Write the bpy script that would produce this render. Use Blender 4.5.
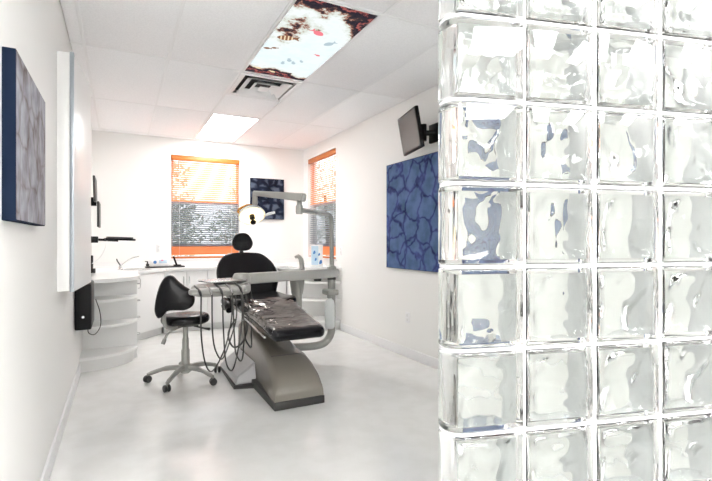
import bpy, bmesh, math, random
from mathutils import Vector, Matrix, noise
random.seed(7)
PI = math.pi
S = bpy.context.scene
for o in list(bpy.data.objects): bpy.data.objects.remove(o)
C = S.collection

# ------------------------------------------------------------------ camera
F_PX, CAM_H, YAW = 455.0, 1.24, math.radians(27.4)
cam_d = bpy.data.cameras.new('camera'); cam = bpy.data.objects.new('camera', cam_d); C.objects.link(cam)
cam_d.sensor_width = 36.0; cam_d.lens = F_PX / 712 * 36; cam_d.clip_start = 0.02
cam.location = (0, 0, CAM_H); cam.rotation_euler = (PI/2, 0, -YAW)
S.camera = cam
# ------------------------------------------------------------------ world, exposure
w = bpy.data.worlds.new('world'); S.world = w; w.use_nodes = True
bg = w.node_tree.nodes['Background']
bg.inputs[0].default_value = (0.93, 0.97, 1.0, 1); bg.inputs[1].default_value = 1.15
S.view_settings.view_transform = 'Standard'; S.view_settings.look = 'None'
S.view_settings.exposure = 1.50; S.view_settings.gamma = 1.0
S.view_settings.use_curve_mapping = False
S.cycles.max_bounces = 24; S.cycles.transmission_bounces = 24; S.cycles.diffuse_bounces = 8
S.cycles.glossy_bounces = 8; S.cycles.transparent_max_bounces = 32
HALL_FILL = 13.0; LIGHT_PANEL = 7.5      # added unseen hall fill, then the room's plain troffer diffuser
PRINT_PANEL = 0.36     # printed diffuser

# ------------------------------------------------------------------ materials
def mat(name, col, rough=0.5, metal=0.0, spec=0.5, **kw):
    m = bpy.data.materials.new(name); m.use_nodes = True
    p = m.node_tree.nodes['Principled BSDF']
    p.inputs['Base Color'].default_value = (*col, 1); p.inputs['Roughness'].default_value = rough
    p.inputs['Metallic'].default_value = metal; p.inputs['Specular IOR Level'].default_value = spec
    for k, v in kw.items(): p.inputs[k.replace('_', ' ')].default_value = v
    return m
def N(m, t, **kw):
    n = m.node_tree.nodes.new(t)
    for k, v in kw.items(): setattr(n, k, v)
    return n
def L(m, a, b): m.node_tree.links.new(a, b)
def bump(m, scale, strength, dist=0.01, tex='ShaderNodeTexNoise', detail=3):
    p = m.node_tree.nodes['Principled BSDF']
    tc = N(m, 'ShaderNodeTexCoord'); t = N(m, tex); b = N(m, 'ShaderNodeBump')
    t.inputs['Scale'].default_value = scale
    if 'Detail' in t.inputs: t.inputs['Detail'].default_value = detail
    b.inputs['Strength'].default_value = strength; b.inputs['Distance'].default_value = dist
    L(m, tc.outputs['Object'], t.inputs['Vector']); L(m, t.outputs[0], b.inputs['Height']); L(m, b.outputs[0], p.inputs['Normal'])
    return m
def speckle(m, c1, c2, scale, lo=0.4, hi=0.6):
    p = m.node_tree.nodes['Principled BSDF']
    tc = N(m, 'ShaderNodeTexCoord'); t = N(m, 'ShaderNodeTexNoise'); r = N(m, 'ShaderNodeValToRGB')
    t.inputs['Scale'].default_value = scale; t.inputs['Detail'].default_value = 4
    r.color_ramp.elements[0].position = lo; r.color_ramp.elements[0].color = (*c1, 1)
    r.color_ramp.elements[1].position = hi; r.color_ramp.elements[1].color = (*c2, 1)
    L(m, tc.outputs['Object'], t.inputs['Vector']); L(m, t.outputs[0], r.inputs[0]); L(m, r.outputs[0], p.inputs['Base Color'])
    return m
def emit(name, col, s):
    m = bpy.data.materials.new(name); m.use_nodes = True; nt = m.node_tree; nt.nodes.clear()
    e = nt.nodes.new('ShaderNodeEmission'); e.inputs[0].default_value = (*col, 1); e.inputs[1].default_value = s
    o = nt.nodes.new('ShaderNodeOutputMaterial'); nt.links.new(e.outputs[0], o.inputs[0])
    return m
def see_through(name, col, fac, rough=0.05, gloss=0.12):
    """thin clear sheet: transparent, tinted, with a little gloss"""
    m = bpy.data.materials.new(name); m.use_nodes = True; nt = m.node_tree; nt.nodes.clear()
    t = nt.nodes.new('ShaderNodeBsdfTransparent'); t.inputs[0].default_value = (1, 1, 1, 1)
    d = nt.nodes.new('ShaderNodeBsdfPrincipled'); d.inputs['Base Color'].default_value = (*col, 1); d.inputs['Roughness'].default_value = rough
    x = nt.nodes.new('ShaderNodeMixShader'); x.inputs[0].default_value = fac
    nt.links.new(t.outputs[0], x.inputs[1]); nt.links.new(d.outputs[0], x.inputs[2])
    o = nt.nodes.new('ShaderNodeOutputMaterial'); nt.links.new(x.outputs[0], o.inputs[0])
    return m
def translucent(name, col, fac):
    m = bpy.data.materials.new(name); m.use_nodes = True; nt = m.node_tree; nt.nodes.clear()
    t = nt.nodes.new('ShaderNodeBsdfTranslucent'); t.inputs[0].default_value = (*col, 1)
    d = nt.nodes.new('ShaderNodeBsdfDiffuse'); d.inputs[0].default_value = (*col, 1)
    x = nt.nodes.new('ShaderNodeMixShader'); x.inputs[0].default_value = fac
    nt.links.new(d.outputs[0], x.inputs[1]); nt.links.new(t.outputs[0], x.inputs[2])
    o = nt.nodes.new('ShaderNodeOutputMaterial'); nt.links.new(x.outputs[0], o.inputs[0])
    return m

M = {}
M['wall'] = bump(mat('wall_paint', (0.86, 0.855, 0.84), 0.6), 180, 0.06, 0.002)
M['floor'] = bump(speckle(mat('vinyl_floor', (0.8, 0.8, 0.79), 0.14), (0.735, 0.735, 0.72), (0.775, 0.775, 0.765), 6), 5, 0.03, 0.002)
M['tile'] = bump(speckle(mat('acoustic_tile', (0.86, 0.86, 0.87), 0.85), (0.87, 0.87, 0.885), (0.92, 0.92, 0.935), 90), 110, 0.25, 0.002)
M['rail'] = mat('grid_rail_white', (0.85, 0.85, 0.86), 0.6)
M['base'] = mat('baseboard_white', (0.84, 0.84, 0.85), 0.35)
M['laminate'] = mat('white_laminate', (0.84, 0.84, 0.835), 0.3)
M['worktop'] = mat('white_worktop', (0.86, 0.86, 0.855), 0.22)
M['kick'] = mat('toe_kick_grey', (0.74, 0.74, 0.73), 0.5)
M['mortar'] = mat('white_joint', (0.66, 0.66, 0.69), 0.6)
M['orange'] = mat('orange_wood', (0.55, 0.17, 0.035), 0.4)
M['slat_orange'] = translucent('orange_slat', (0.92, 0.45, 0.22), 0.5)
M['slat_grey'] = translucent('grey_slat', (0.36, 0.37, 0.42), 0.45)
M['sash'] = mat('window_sash', (0.8, 0.8, 0.8), 0.4)
M['sash_grey'] = mat('window_sash_grey', (0.22, 0.24, 0.33), 0.4)
M['pane'] = see_through('window_pane', (0.9, 0.95, 0.95), 0.04)
M['screen'] = see_through('insect_screen', (0.30, 0.31, 0.33), 0.38, 0.9)
M['vinyl'] = bump(mat('black_vinyl', (0.004, 0.004, 0.006), 0.24, 0, 0.28), 40, 0.06, 0.004)
M['black'] = mat('black_plastic', (0.004, 0.004, 0.005), 0.4, 0, 0.2)
M['dgrey'] = mat('dark_grey_plastic', (0.05, 0.05, 0.05), 0.4, 0, 0.35)
M['taupe'] = mat('taupe_grey_shell', (0.20, 0.182, 0.155), 0.2)
M['taupe_light'] = mat('pale_grey_shell', (0.40, 0.395, 0.375), 0.28)
M['cover_grey'] = mat('light_grey_cover', (0.40, 0.40, 0.41), 0.3)
M['trim'] = mat('charcoal_trim', (0.05, 0.049, 0.047), 0.45, 0, 0.3)
M['enamel'] = mat('grey_enamel', (0.33, 0.33, 0.31), 0.25)
M['hose'] = mat('grey_hose', (0.045, 0.045, 0.042), 0.4)
M['steel'] = mat('steel', (0.62, 0.62, 0.62), 0.22, 1.0)
M['silver'] = mat('silver_edge', (0.42, 0.46, 0.50), 0.3, 0.6)
M['white_plastic'] = mat('white_plastic', (0.85, 0.85, 0.85), 0.3)
M['cream_plastic'] = mat('clear_bottle', (0.85, 0.88, 0.88), 0.2, 0, 0.5, Transmission_Weight=0.25)
M['porcelain'] = mat('porcelain', (0.86, 0.86, 0.84), 0.12)
M['screen_face'] = mat('grey_screen', (0.10, 0.098, 0.095), 0.15)
M['navy_side'] = mat('navy_canvas_side', (0.008, 0.015, 0.035), 0.8, 0, 0.1)
M['blue_box'] = mat('pale_blue_card', (0.55, 0.72, 0.85), 0.5)
M['blue_print'] = mat('blue_print', (0.06, 0.22, 0.55), 0.5)
M['pink_print'] = mat('pink_print', (0.75, 0.25, 0.35), 0.5)
M['bark'] = bump(mat('bark', (0.16, 0.12, 0.09), 0.9), 20, 0.6)
M['leaf'] = translucent('leaf_green', (0.42, 0.46, 0.38), 0.35)
M['lawn'] = speckle(mat('lawn', (0.3, 0.33, 0.22), 0.9), (0.28, 0.31, 0.2), (0.42, 0.42, 0.32), 3)
M['warm'] = emit('lamp_glow', (1.0, 0.74, 0.36), 1.3)
M['amber'] = mat('amber_lit_yoke', (0.70, 0.30, 0.05), 0.25, 0.4)  # orange lamp light on the yoke, painted in as its colour
M['panel_light'] = emit('light_diffuser', (1.0, 0.985, 0.96), LIGHT_PANEL)
M['hall_fill'] = emit('hall_fill_diffuser', (1.0, 0.99, 0.98), HALL_FILL)
M['power_dot'] = emit('power_light', (0.9, 0.9, 0.9), 0.35)
M['vent_shade'] = mat('vent_painted_shade', (0.03, 0.03, 0.035), 0.8)
M['vent_white'] = mat('vent_enamel', (0.85, 0.85, 0.86), 0.35)

g = bpy.data.materials.new('block_glass'); g.use_nodes = True
gp = g.node_tree.nodes['Principled BSDF']
gp.inputs['Base Color'].default_value = (0.965, 0.992, 0.979, 1); gp.inputs['Roughness'].default_value = 0.0
gp.inputs['IOR'].default_value = 1.45; gp.inputs['Transmission Weight'].default_value = 1.0
M['glass'] = g

pc = bpy.data.materials.new('clear_plastic_cover'); pc.use_nodes = True
nt = pc.node_tree; nt.nodes.clear()
t_ = nt.nodes.new('ShaderNodeBsdfTransparent'); gl = nt.nodes.new('ShaderNodeBsdfPrincipled')
gl.inputs['Base Color'].default_value = (0.80, 0.76, 0.72, 1); gl.inputs['Metallic'].default_value = 0.9; gl.inputs['Roughness'].default_value = 0.07
mx = nt.nodes.new('ShaderNodeMixShader'); mx.inputs[0].default_value = 0.30
oo = nt.nodes.new('ShaderNodeOutputMaterial'); tc_ = nt.nodes.new('ShaderNodeTexCoord'); nz = nt.nodes.new('ShaderNodeTexNoise'); bp = nt.nodes.new('ShaderNodeBump')
nz.inputs['Scale'].default_value = 11; nz.inputs['Detail'].default_value = 4; nz.inputs['Distortion'].default_value = 1.5
bp.inputs['Strength'].default_value = 0.35; bp.inputs['Distance'].default_value = 0.02
nt.links.new(tc_.outputs['Object'], nz.inputs['Vector']); nt.links.new(nz.outputs[0], bp.inputs['Height']); nt.links.new(bp.outputs[0], gl.inputs['Normal'])
nt.links.new(t_.outputs[0], mx.inputs[1]); nt.links.new(gl.outputs[0], mx.inputs[2]); nt.links.new(mx.outputs[0], oo.inputs[0])
M['cover'] = pc

def art(name, scale, dark, mid, light, width, swirl=1.2, tint=None):
    """cell-vein canvas print: dark lines round pale cells"""
    m = mat(name, mid, 0.7, 0, 0.15); p = m.node_tree.nodes['Principled BSDF']
    tc = N(m, 'ShaderNodeTexCoord'); nzz = N(m, 'ShaderNodeTexNoise'); nzz.inputs['Scale'].default_value = scale*0.9; nzz.inputs['Detail'].default_value = 3
    add = N(m, 'ShaderNodeVectorMath', operation='MULTIPLY_ADD'); add.inputs[1].default_value = (swirl/scale*0.5,)*3
    v = N(m, 'ShaderNodeTexVoronoi', feature='DISTANCE_TO_EDGE'); v.inputs['Scale'].default_value = scale
    r = N(m, 'ShaderNodeValToRGB'); e = r.color_ramp.elements
    e[0].position = 0.0; e[0].color = (*dark, 1); e[1].position = width*2.6; e[1].color = (*light, 1)
    k = e.new(width); k.color = (*mid, 1)
    n2 = N(m, 'ShaderNodeTexNoise'); n2.inputs['Scale'].default_value = scale*1.6; n2.inputs['Detail'].default_value = 6
    r2 = N(m, 'ShaderNodeValToRGB'); r2.color_ramp.elements[0].position = 0.32; r2.color_ramp.elements[0].color = (*dark, 1)
    r2.color_ramp.elements[1].position = 0.62; r2.color_ramp.elements[1].color = (*(tint or light), 1)
    mix = N(m, 'ShaderNodeMixRGB'); mix.inputs[0].default_value = 0.5
    L(m, tc.outputs['Object'], nzz.inputs['Vector']); L(m, nzz.outputs['Color'], add.inputs[0]); L(m, tc.outputs['Object'], add.inputs[2])
    L(m, add.outputs[0], v.inputs['Vector']); L(m, v.outputs['Distance'], r.inputs[0])
    L(m, tc.outputs['Object'], n2.inputs['Vector']); L(m, n2.outputs[0], r2.inputs[0])
    L(m, r.outputs[0], mix.inputs[1]); L(m, r2.outputs[0], mix.inputs[2]); L(m, mix.outputs[0], p.inputs['Base Color'])
    return m
M['art_blue'] = art('blue_cell_print', 4.2, (0.006, 0.010, 0.045), (0.028, 0.055, 0.19), (0.11, 0.21, 0.36), 0.035, 2.4, (0.10, 0.13, 0.36))
M['art_navy'] = art('navy_leaf_print', 7.0, (0.002, 0.003, 0.008), (0.006, 0.011, 0.028), (0.17, 0.21, 0.29), 0.11, 1.4, (0.014, 0.02, 0.045))
M['art_grey'] = art('grey_vein_print', 6.0, (0.09, 0.06, 0.055), (0.22, 0.205, 0.215), (0.30, 0.31, 0.36), 0.045, 1.8, (0.46, 0.46, 0.52))

# ------------------------------------------------------------------ geometry helpers
def new(): return bmesh.new()
def obj(name, bm, m, parent=None, world=False, sharp=38, smooth=True):
    bmesh.ops.recalc_face_normals(bm, faces=bm.faces) if not getattr(bm, 'keep', False) and not KEEP.pop(id(bm), 0) else None
    for f in bm.faces: f.smooth = smooth
    if smooth:
        a = math.radians(sharp)
        for e in bm.edges:
            if len(e.link_faces) == 2: e.smooth = e.calc_face_angle(0) < a
    me = bpy.data.meshes.new(name); bm.to_mesh(me); bm.free()
    for x in (m if isinstance(m, (list, tuple)) else [m]): me.materials.append(x)
    return link(name, me, parent, world)
KEEP = {}
def link(name, me, parent=None, world=False):
    o = bpy.data.objects.new(name, me); C.objects.link(o)
    if parent:
        o.parent = parent
        if world:
            p = parent; off = Vector((0, 0, 0))
            while p: off += p.location; p = p.parent
            o.location = -off
    return o
def tag(o, label, cat, group=None):
    o['label'] = label; o['category'] = cat
    if group: o['group'] = group
    return o
def thing(name, label, cat, loc=(0, 0, 0), rz=0, group=None):
    o = bpy.data.objects.new(name, None); C.objects.link(o); o.empty_display_size = 0.05
    o.location = loc; o.rotation_euler = (0, 0, rz)
    return tag(o, label, cat, group)
def struct(o): o['kind'] = 'structure'; return o
def box(bm, a, b, bev=0.0, seg=2, mtx=None, mi=0):
    a, b = Vector(a), Vector(b)
    r = bmesh.ops.create_cube(bm, size=1.0); vs = r['verts']
    for v in vs: v.co = Vector(((a[i]+b[i])/2 + v.co[i]*abs(b[i]-a[i]) for i in range(3)))
    fs = list({f for v in vs for f in v.link_faces})
    if bev > 0:
        es = list({e for v in vs for e in v.link_edges})
        rr = bmesh.ops.bevel(bm, geom=es, offset=bev, segments=seg, profile=0.5, affect='EDGES', clamp_overlap=True)
        vs = list({v for f in rr['faces'] for v in f.verts} | {v for v in vs if v.is_valid})
        fs = list({f for v in vs for f in v.link_faces})
    for f in fs: f.material_index = mi
    if mtx:
        for v in vs: v.co = mtx @ v.co
    return vs
def smooth_path(pts, n=8):
    """Catmull-Rom through pts"""
    P = [Vector(p) for p in pts]; P = [2*P[0]-P[1]] + P + [2*P[-1]-P[-2]]; out = []
    for i in range(1, len(P)-2):
        for k in range(n):
            t = k/n; a, b, c, d = P[i-1:i+3]
            out.append(0.5*((2*b) + (c-a)*t + (2*a-5*b+4*c-d)*t*t + (3*b-a-3*c+d)*t**3))
    out.append(P[-2]); return out
def tube(bm, pts, r, n=10, cap=True):
    P = [Vector(p) for p in pts]; R = r if isinstance(r, (list, tuple)) else [r]*len(P)
    up = None; rings = []
    for i, p in enumerate(P):
        d = (P[min(i+1, len(P)-1)] - P[max(i-1, 0)]).normalized()
        if up is None:
            up = Vector((0, 0, 1)) if abs(d.z) < 0.9 else Vector((1, 0, 0))
        s = d.cross(up).normalized(); up = s.cross(d).normalized()
        rings.append([bm.verts.new(p + (s*math.cos(2*PI*k/n) + up*math.sin(2*PI*k/n))*R[i]) for k in range(n)])
    for a, b in zip(rings, rings[1:]):
        for k in range(n): bm.faces.new((a[k], a[(k+1) % n], b[(k+1) % n], b[k]))
    if cap: bm.faces.new(rings[0]); bm.faces.new(rings[-1])
def lathe(bm, prof, c=(0, 0, 0), n=24, mtx=None):
    rings = []; c = Vector(c)
    for r, z in prof:
        rings.append([bm.verts.new(c + Vector((r*math.cos(2*PI*k/n), r*math.sin(2*PI*k/n), z))) for k in range(n)] if r > 1e-5 else [bm.verts.new(c + Vector((0, 0, z)))])
    for a, b in zip(rings, rings[1:]):
        for k in range(n):
            q = [a[k % len(a)], a[(k+1) % len(a)], b[(k+1) % len(b)], b[k % len(b)]]
            q = list(dict.fromkeys(q))
            if len(q) > 2: bm.faces.new(q)
    if len(rings[0]) > 1: bm.faces.new(rings[0])
    if len(rings[-1]) > 1: bm.faces.new(rings[-1])
    if mtx:
        for rg in rings:
            for v in rg: v.co = mtx @ v.co
def prism(bm, pts, z0, z1, mtx=None):
    a = [bm.verts.new((x, y, z0)) for x, y in pts]; b = [bm.verts.new((x, y, z1)) for x, y in pts]
    n = len(pts)
    for k in range(n): bm.faces.new((a[k], a[(k+1) % n], b[(k+1) % n], b[k]))
    bm.faces.new(a[::-1]); bm.faces.new(b)
    if mtx:
        for v in a+b: v.co = mtx @ v.co
def closed_curve(pts, n=6):
    """closed Catmull-Rom in 2D"""
    out = []; m = len(pts)
    for i in range(m):
        a, b, c, d = (Vector(pts[(i+j-1) % m]) for j in range(4))
        for k in range(n):
            t = k/n; out.append(0.5*((2*b) + (c-a)*t + (2*a-5*b+4*c-d)*t*t + (3*b-a-3*c+d)*t**3))
    return [(p.x, p.y) for p in out]
def pad(bm, outline, th, r, mtx=None, fn=None, dome=0.0, seg=4):
    """cushion: outline in XY, thickness th along Z (0..th), rounded rim r, domed faces"""
    n = len(outline); O = [Vector((x, y, 0)) for x, y in outline]
    area = sum(O[i].x*O[(i+1) % n].y - O[(i+1) % n].x*O[i].y for i in range(n)); sg = 1 if area > 0 else -1
    nor = []
    for i in range(n):
        d = (O[(i+1) % n]-O[i-1]).normalized(); nor.append(Vector((-d.y, d.x, 0))*sg)
    c = sum(O, Vector())/n; rings = []
    def ring(inset, z): rings.append([O[i] + nor[i]*inset + Vector((0, 0, z)) for i in range(n)])
    def inner(f, z, dz):
        b = [O[i] + nor[i]*r for i in range(n)]
        rings.append([c + (p-c)*f + Vector((0, 0, z+dz)) for p in b])
    for f in (0.3, 0.6, 0.85): inner(f, 0, -dome*(1-f*f))
    for k in range(seg+1):
        a = PI/2*k/seg; ring(r*(1-math.sin(a)), r*(1-math.cos(a)))
    for k in range(seg+1):
        a = PI/2*k/seg; ring(r*(1-math.cos(a)), th - r*(1-math.sin(a)))
    for f in (0.85, 0.6, 0.3): inner(f, th, dome*(1-f*f))
    R = []
    for rg in rings:
        row = []
        for p in rg:
            q = p.copy()
            if fn: q = fn(q)
            if mtx: q = mtx @ q
            row.append(bm.verts.new(q))
        R.append(row)
    for a, b in zip(R, R[1:]):
        for k in range(n): bm.faces.new((a[k], a[(k+1) % n], b[(k+1) % n], b[k]))
    for row in (R[0], R[-1]):
        cc = sum((v.co for v in row), Vector())/n; cv = bm.verts.new(cc)
        for k in range(n): bm.faces.new((row[k], row[(k+1) % n], cv))
def T(x=0, y=0, z=0, rx=0, ry=0, rz=0):
    return Matrix.Translation((x, y, z)) @ Matrix.Rotation(rz, 4, 'Z') @ Matrix.Rotation(ry, 4, 'Y') @ Matrix.Rotation(rx, 4, 'X')
def rrect(wd, h, r, n=5):
    out = []
    for cx, cy, a0 in ((wd/2-r, h/2-r, 0), (-wd/2+r, h/2-r, PI/2), (-wd/2+r, -h/2+r, PI), (wd/2-r, -h/2+r, 1.5*PI)):
        for k in range(n+1): a = a0+PI/2*k/n; out.append((cx+r*math.cos(a), cy+r*math.sin(a)))
    return out
def one(name, m, fn, parent=None, world=False, **kw):
    bm = new(); fn(bm); return obj(name, bm, m, parent, world, **kw)
def B(name, m, a, b, parent=None, world=True, bev=0.0, **kw):
    bm = new(); box(bm, a, b, bev); return obj(name, bm, m, parent, world and parent is not None, **kw)

# ------------------------------------------------------------------ the room
XL, XR, YB, YH, H = -0.34, 2.72, 7.15, -3.2, 2.74
WIN1 = (0.66, 1.66, 0.97, 2.50)          # back wall: x0,x1,z0,z1
WIN2 = (5.87, 6.95, 0.97, 2.56)          # right wall: y0,y1,z0,z1
struct(B('floor', M['floor'], (XL-0.15, YH-0.15, -0.1), (XR+0.15, YB+0.15, 0)))
struct(B('wall_left', M['wall'], (XL-0.15, YH-0.15, 0), (XL, YB+0.15, H+0.12)))
struct(B('wall_hall', M['wall'], (XL, YH-0.15, 0), (XR, YH, H+0.12)))
bm = new(); x0, x1, z0, z1 = WIN1
for a, b in (((XL, 0), (x0, H+0.12)), ((x1, 0), (XR+0.15, H+0.12)), ((x0, 0), (x1, z0)), ((x0, z1), (x1, H+0.12))):
    box(bm, (a[0], YB, a[1]), (b[0], YB+0.15, b[1]))
struct(obj('wall_back', bm, M['wall'], smooth=False))
bm = new(); y0, y1, z0, z1 = WIN2
for a, b in (((YH-0.15, 0), (y0, H+0.12)), ((y1, 0), (YB, H+0.12)), ((y0, 0), (y1, z0)), ((y0, z1), (y1, H+0.12))):
    box(bm, (XR, a[0], a[1]), (XR+0.15, b[0], b[1]))
struct(obj('wall_right', bm, M['wall'], smooth=False))
struct(B('baseboard_left', M['base'], (XL, YH, 0), (XL+0.014, 4.93, 0.10), bev=0.004))
struct(B('baseboard_right', M['base'], (XR-0.014, YH, 0), (XR, 5.68, 0.10), bev=0.004))

# ceiling: slab, hung grid rails and tiles, each tile its own piece
ceil = struct(B('ceiling', M['wall'], (XL, YH, H+0.06), (XR, YB, H+0.12)))
GX = [XL, -0.245, 0.355, 0.955, 1.55, 2.15, XR]
GY = [YH, -1.75, -0.30, 1.15, 2.60, 4.05, 5.52, 7.0, YB]
FIX = {(3, 4), (3, 6), (3, 1), (1, 1), (5, 1), (3, 5)}       # cells taken by fixtures
for x in GX[1:-1]: B('ceiling_rail', M['rail'], (x-0.011, YH, H-0.001), (x+0.011, YB, H+0.03), ceil, bev=0.002)
for y in GY[1:-1]: B('ceiling_rail', M['rail'], (XL, y-0.011, H-0.0015), (XR, y+0.011, H+0.0295), ceil, bev=0.002)
B('ceiling_rail', M['rail'], (0.955, 4.74, H-0.0015), (1.55, 4.762, H+0.0295), ceil, bev=0.002)
for i in range(len(GX)-1):
    for j in range(len(GY)-1):
        if (i, j) in FIX: continue
        B('ceiling_tile', M['tile'], (GX[i]+0.004, GY[j]+0.004, H+0.002), (GX[i+1]-0.004, GY[j+1]-0.004, H+0.022), ceil, bev=0.003)
B('ceiling_tile', M['tile'], (0.96, 4.76, H+0.002), (1.545, 5.515, H+0.022), ceil, bev=0.003)

# ------------------------------------------------------------------ glass block partition
GA = math.radians(-15.07)
gw = bpy.data.objects.new('wall_glass', None); C.objects.link(gw); gw['kind'] = 'structure'
gw.location = (0.684, 0.848, 0); gw.rotation_euler = (0, 0, GA)
PITCH, Z0, TH, J = 0.2, 0.1766, 0.098, 0.009
BW = PITCH - J
def end_outline(inset, wide, rr):
    """plan outline of a block whose left end is rounded (x from 0)"""
    x0, x1, y0, y1 = inset, wide-inset, inset-TH/2, TH/2-inset
    r = max(rr-inset, 0.006)
    pts = [(x1, y0), (x1, y1)]
    for k in range(9): a = PI/2 + PI/2*k/8; pts.append((x0+r+r*math.cos(a), y1-r+r*math.sin(a)))
    for k in range(9): a = PI + PI/2*k/8; pts.append((x0+r+r*math.cos(a), y0+r+r*math.sin(a)))
    return pts
def block_mesh(seed, end):
    bm = new()
    # outer skin
    if end: ol = end_outline(0, BW+J/2, 0.045)
    else:
        ol = [(x+BW/2, y) for x, y in rrect(BW, TH, 0.006, 2)]
    pad(bm, ol, BW, 0.006, seg=2)
    bmesh.ops.recalc_face_normals(bm, faces=bm.faces)
    # wavy hollow
    b2 = new(); nx = nz_ = 26; ny = 3
    xa = 0.030 if end else 0.015; xb = (BW+J/2 if end else BW) - 0.015; za, zb = 0.014, BW-0.014; ya = TH/2-0.012
    sd = Vector((seed*7.3, seed*3.1, seed*1.7)); V = {}
    def co(i, j, k):
        x = xa+(xb-xa)*i/nx; z = za+(zb-za)*k/nz_; y = -ya + 2*ya*j/ny
        u, v = i/nx, k/nz_
        if j in (0, ny):
            edge = min(1.0, min(u, 1-u, v, 1-v)/0.13); edge = edge*edge*(3-2*edge)
            s = sd + Vector((0, 40.0 if j else 0, 0)); q = Vector((x, 0, z))
            d = noise.noise(q*17+s)*0.0088 + noise.noise(q*38+s*2)*0.0020
            y += (d-0.003*(-1 if j else 1)*0)*edge + (0.003 if j == 0 else -0.003)*edge
        return Vector((x, y, z))
    def vert(i, j, k):
        if (i, j, k) not in V: V[(i, j, k)] = b2.verts.new(co(i, j, k))
        return V[(i, j, k)]
    for i in range(nx):
        for k in range(nz_):
            for j in (0, ny): b2.faces.new((vert(i, j, k), vert(i+1, j, k), vert(i+1, j, k+1), vert(i, j, k+1)))
    for j in range(ny):
        for k in range(nz_):
            for i in (0, nx): b2.faces.new((vert(i, j, k), vert(i, j+1, k), vert(i, j+1, k+1), vert(i, j, k+1)))
        for i in range(nx):
            for k in (0, nz_): b2.faces.new((vert(i, j, k), vert(i+1, j, k), vert(i+1, j+1, k), vert(i, j+1, k)))
    bmesh.ops.recalc_face_normals(b2, faces=b2.faces); bmesh.ops.reverse_faces(b2, faces=b2.faces)
    m2 = bpy.data.meshes.new('t'); b2.to_mesh(m2); b2.free(); bm.from_mesh(m2); bpy.data.meshes.remove(m2)
    for f in bm.faces: f.smooth = True
    for e in bm.edges:
        if len(e.link_faces) == 2: e.smooth = e.calc_face_angle(0) < math.radians(50)
    me = bpy.data.meshes.new('glass_block'); bm.to_mesh(me); bm.free(); me.materials.append(M['glass']); return me
var_in = [block_mesh(s, False) for s in range(1, 7)]; var_end = [block_mesh(s, True) for s in range(11, 15)]
COLS, ROWS = 10, 12
for r in range(ROWS):
    for c in range(COLS):
        me = var_end[(r*3+1) % 4] if c == 0 else var_in[(r*5+c*7+(r*c) % 3) % 6]
        o = link('glass_block', me, gw)
        o.location = (0 if c == 0 else c*PITCH+J/2, TH/2, Z0+r*PITCH+J/2)
ol = [(x, y+TH/2) for x, y in end_outline(0.003, COLS*PITCH+0.003, 0.045)]
for r in range(ROWS+1):
    one('mortar_joint', M['mortar'], lambda b: prism(b, ol, Z0+r*PITCH-J/2+0.001, Z0+r*PITCH+J/2-0.001), gw)
for r in range(ROWS):
    for c in range(1, COLS+1):
        B('mortar_joint', M['mortar'], (c*PITCH-J/2+0.001, 0.003, Z0+r*PITCH+J/2), (c*PITCH+J/2-0.001, TH-0.003, Z0+(r+1)*PITCH-J/2), gw, False)
one('curb', M['wall'], lambda b: box(b, (0, -0.01, 0), (COLS*PITCH+0.09, TH+0.01, Z0-J/2), 0.004), gw)
one('header', M['wall'], lambda b: box(b, (0, -0.01, Z0+ROWS*PITCH+J/2), (COLS*PITCH+0.09, TH+0.01, H-0.002), 0.004), gw)
one('jamb', M['wall'], lambda b: box(b, (COLS*PITCH+0.012, 0.0, Z0), (COLS*PITCH+0.09, TH, Z0+ROWS*PITCH)), gw)

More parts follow.
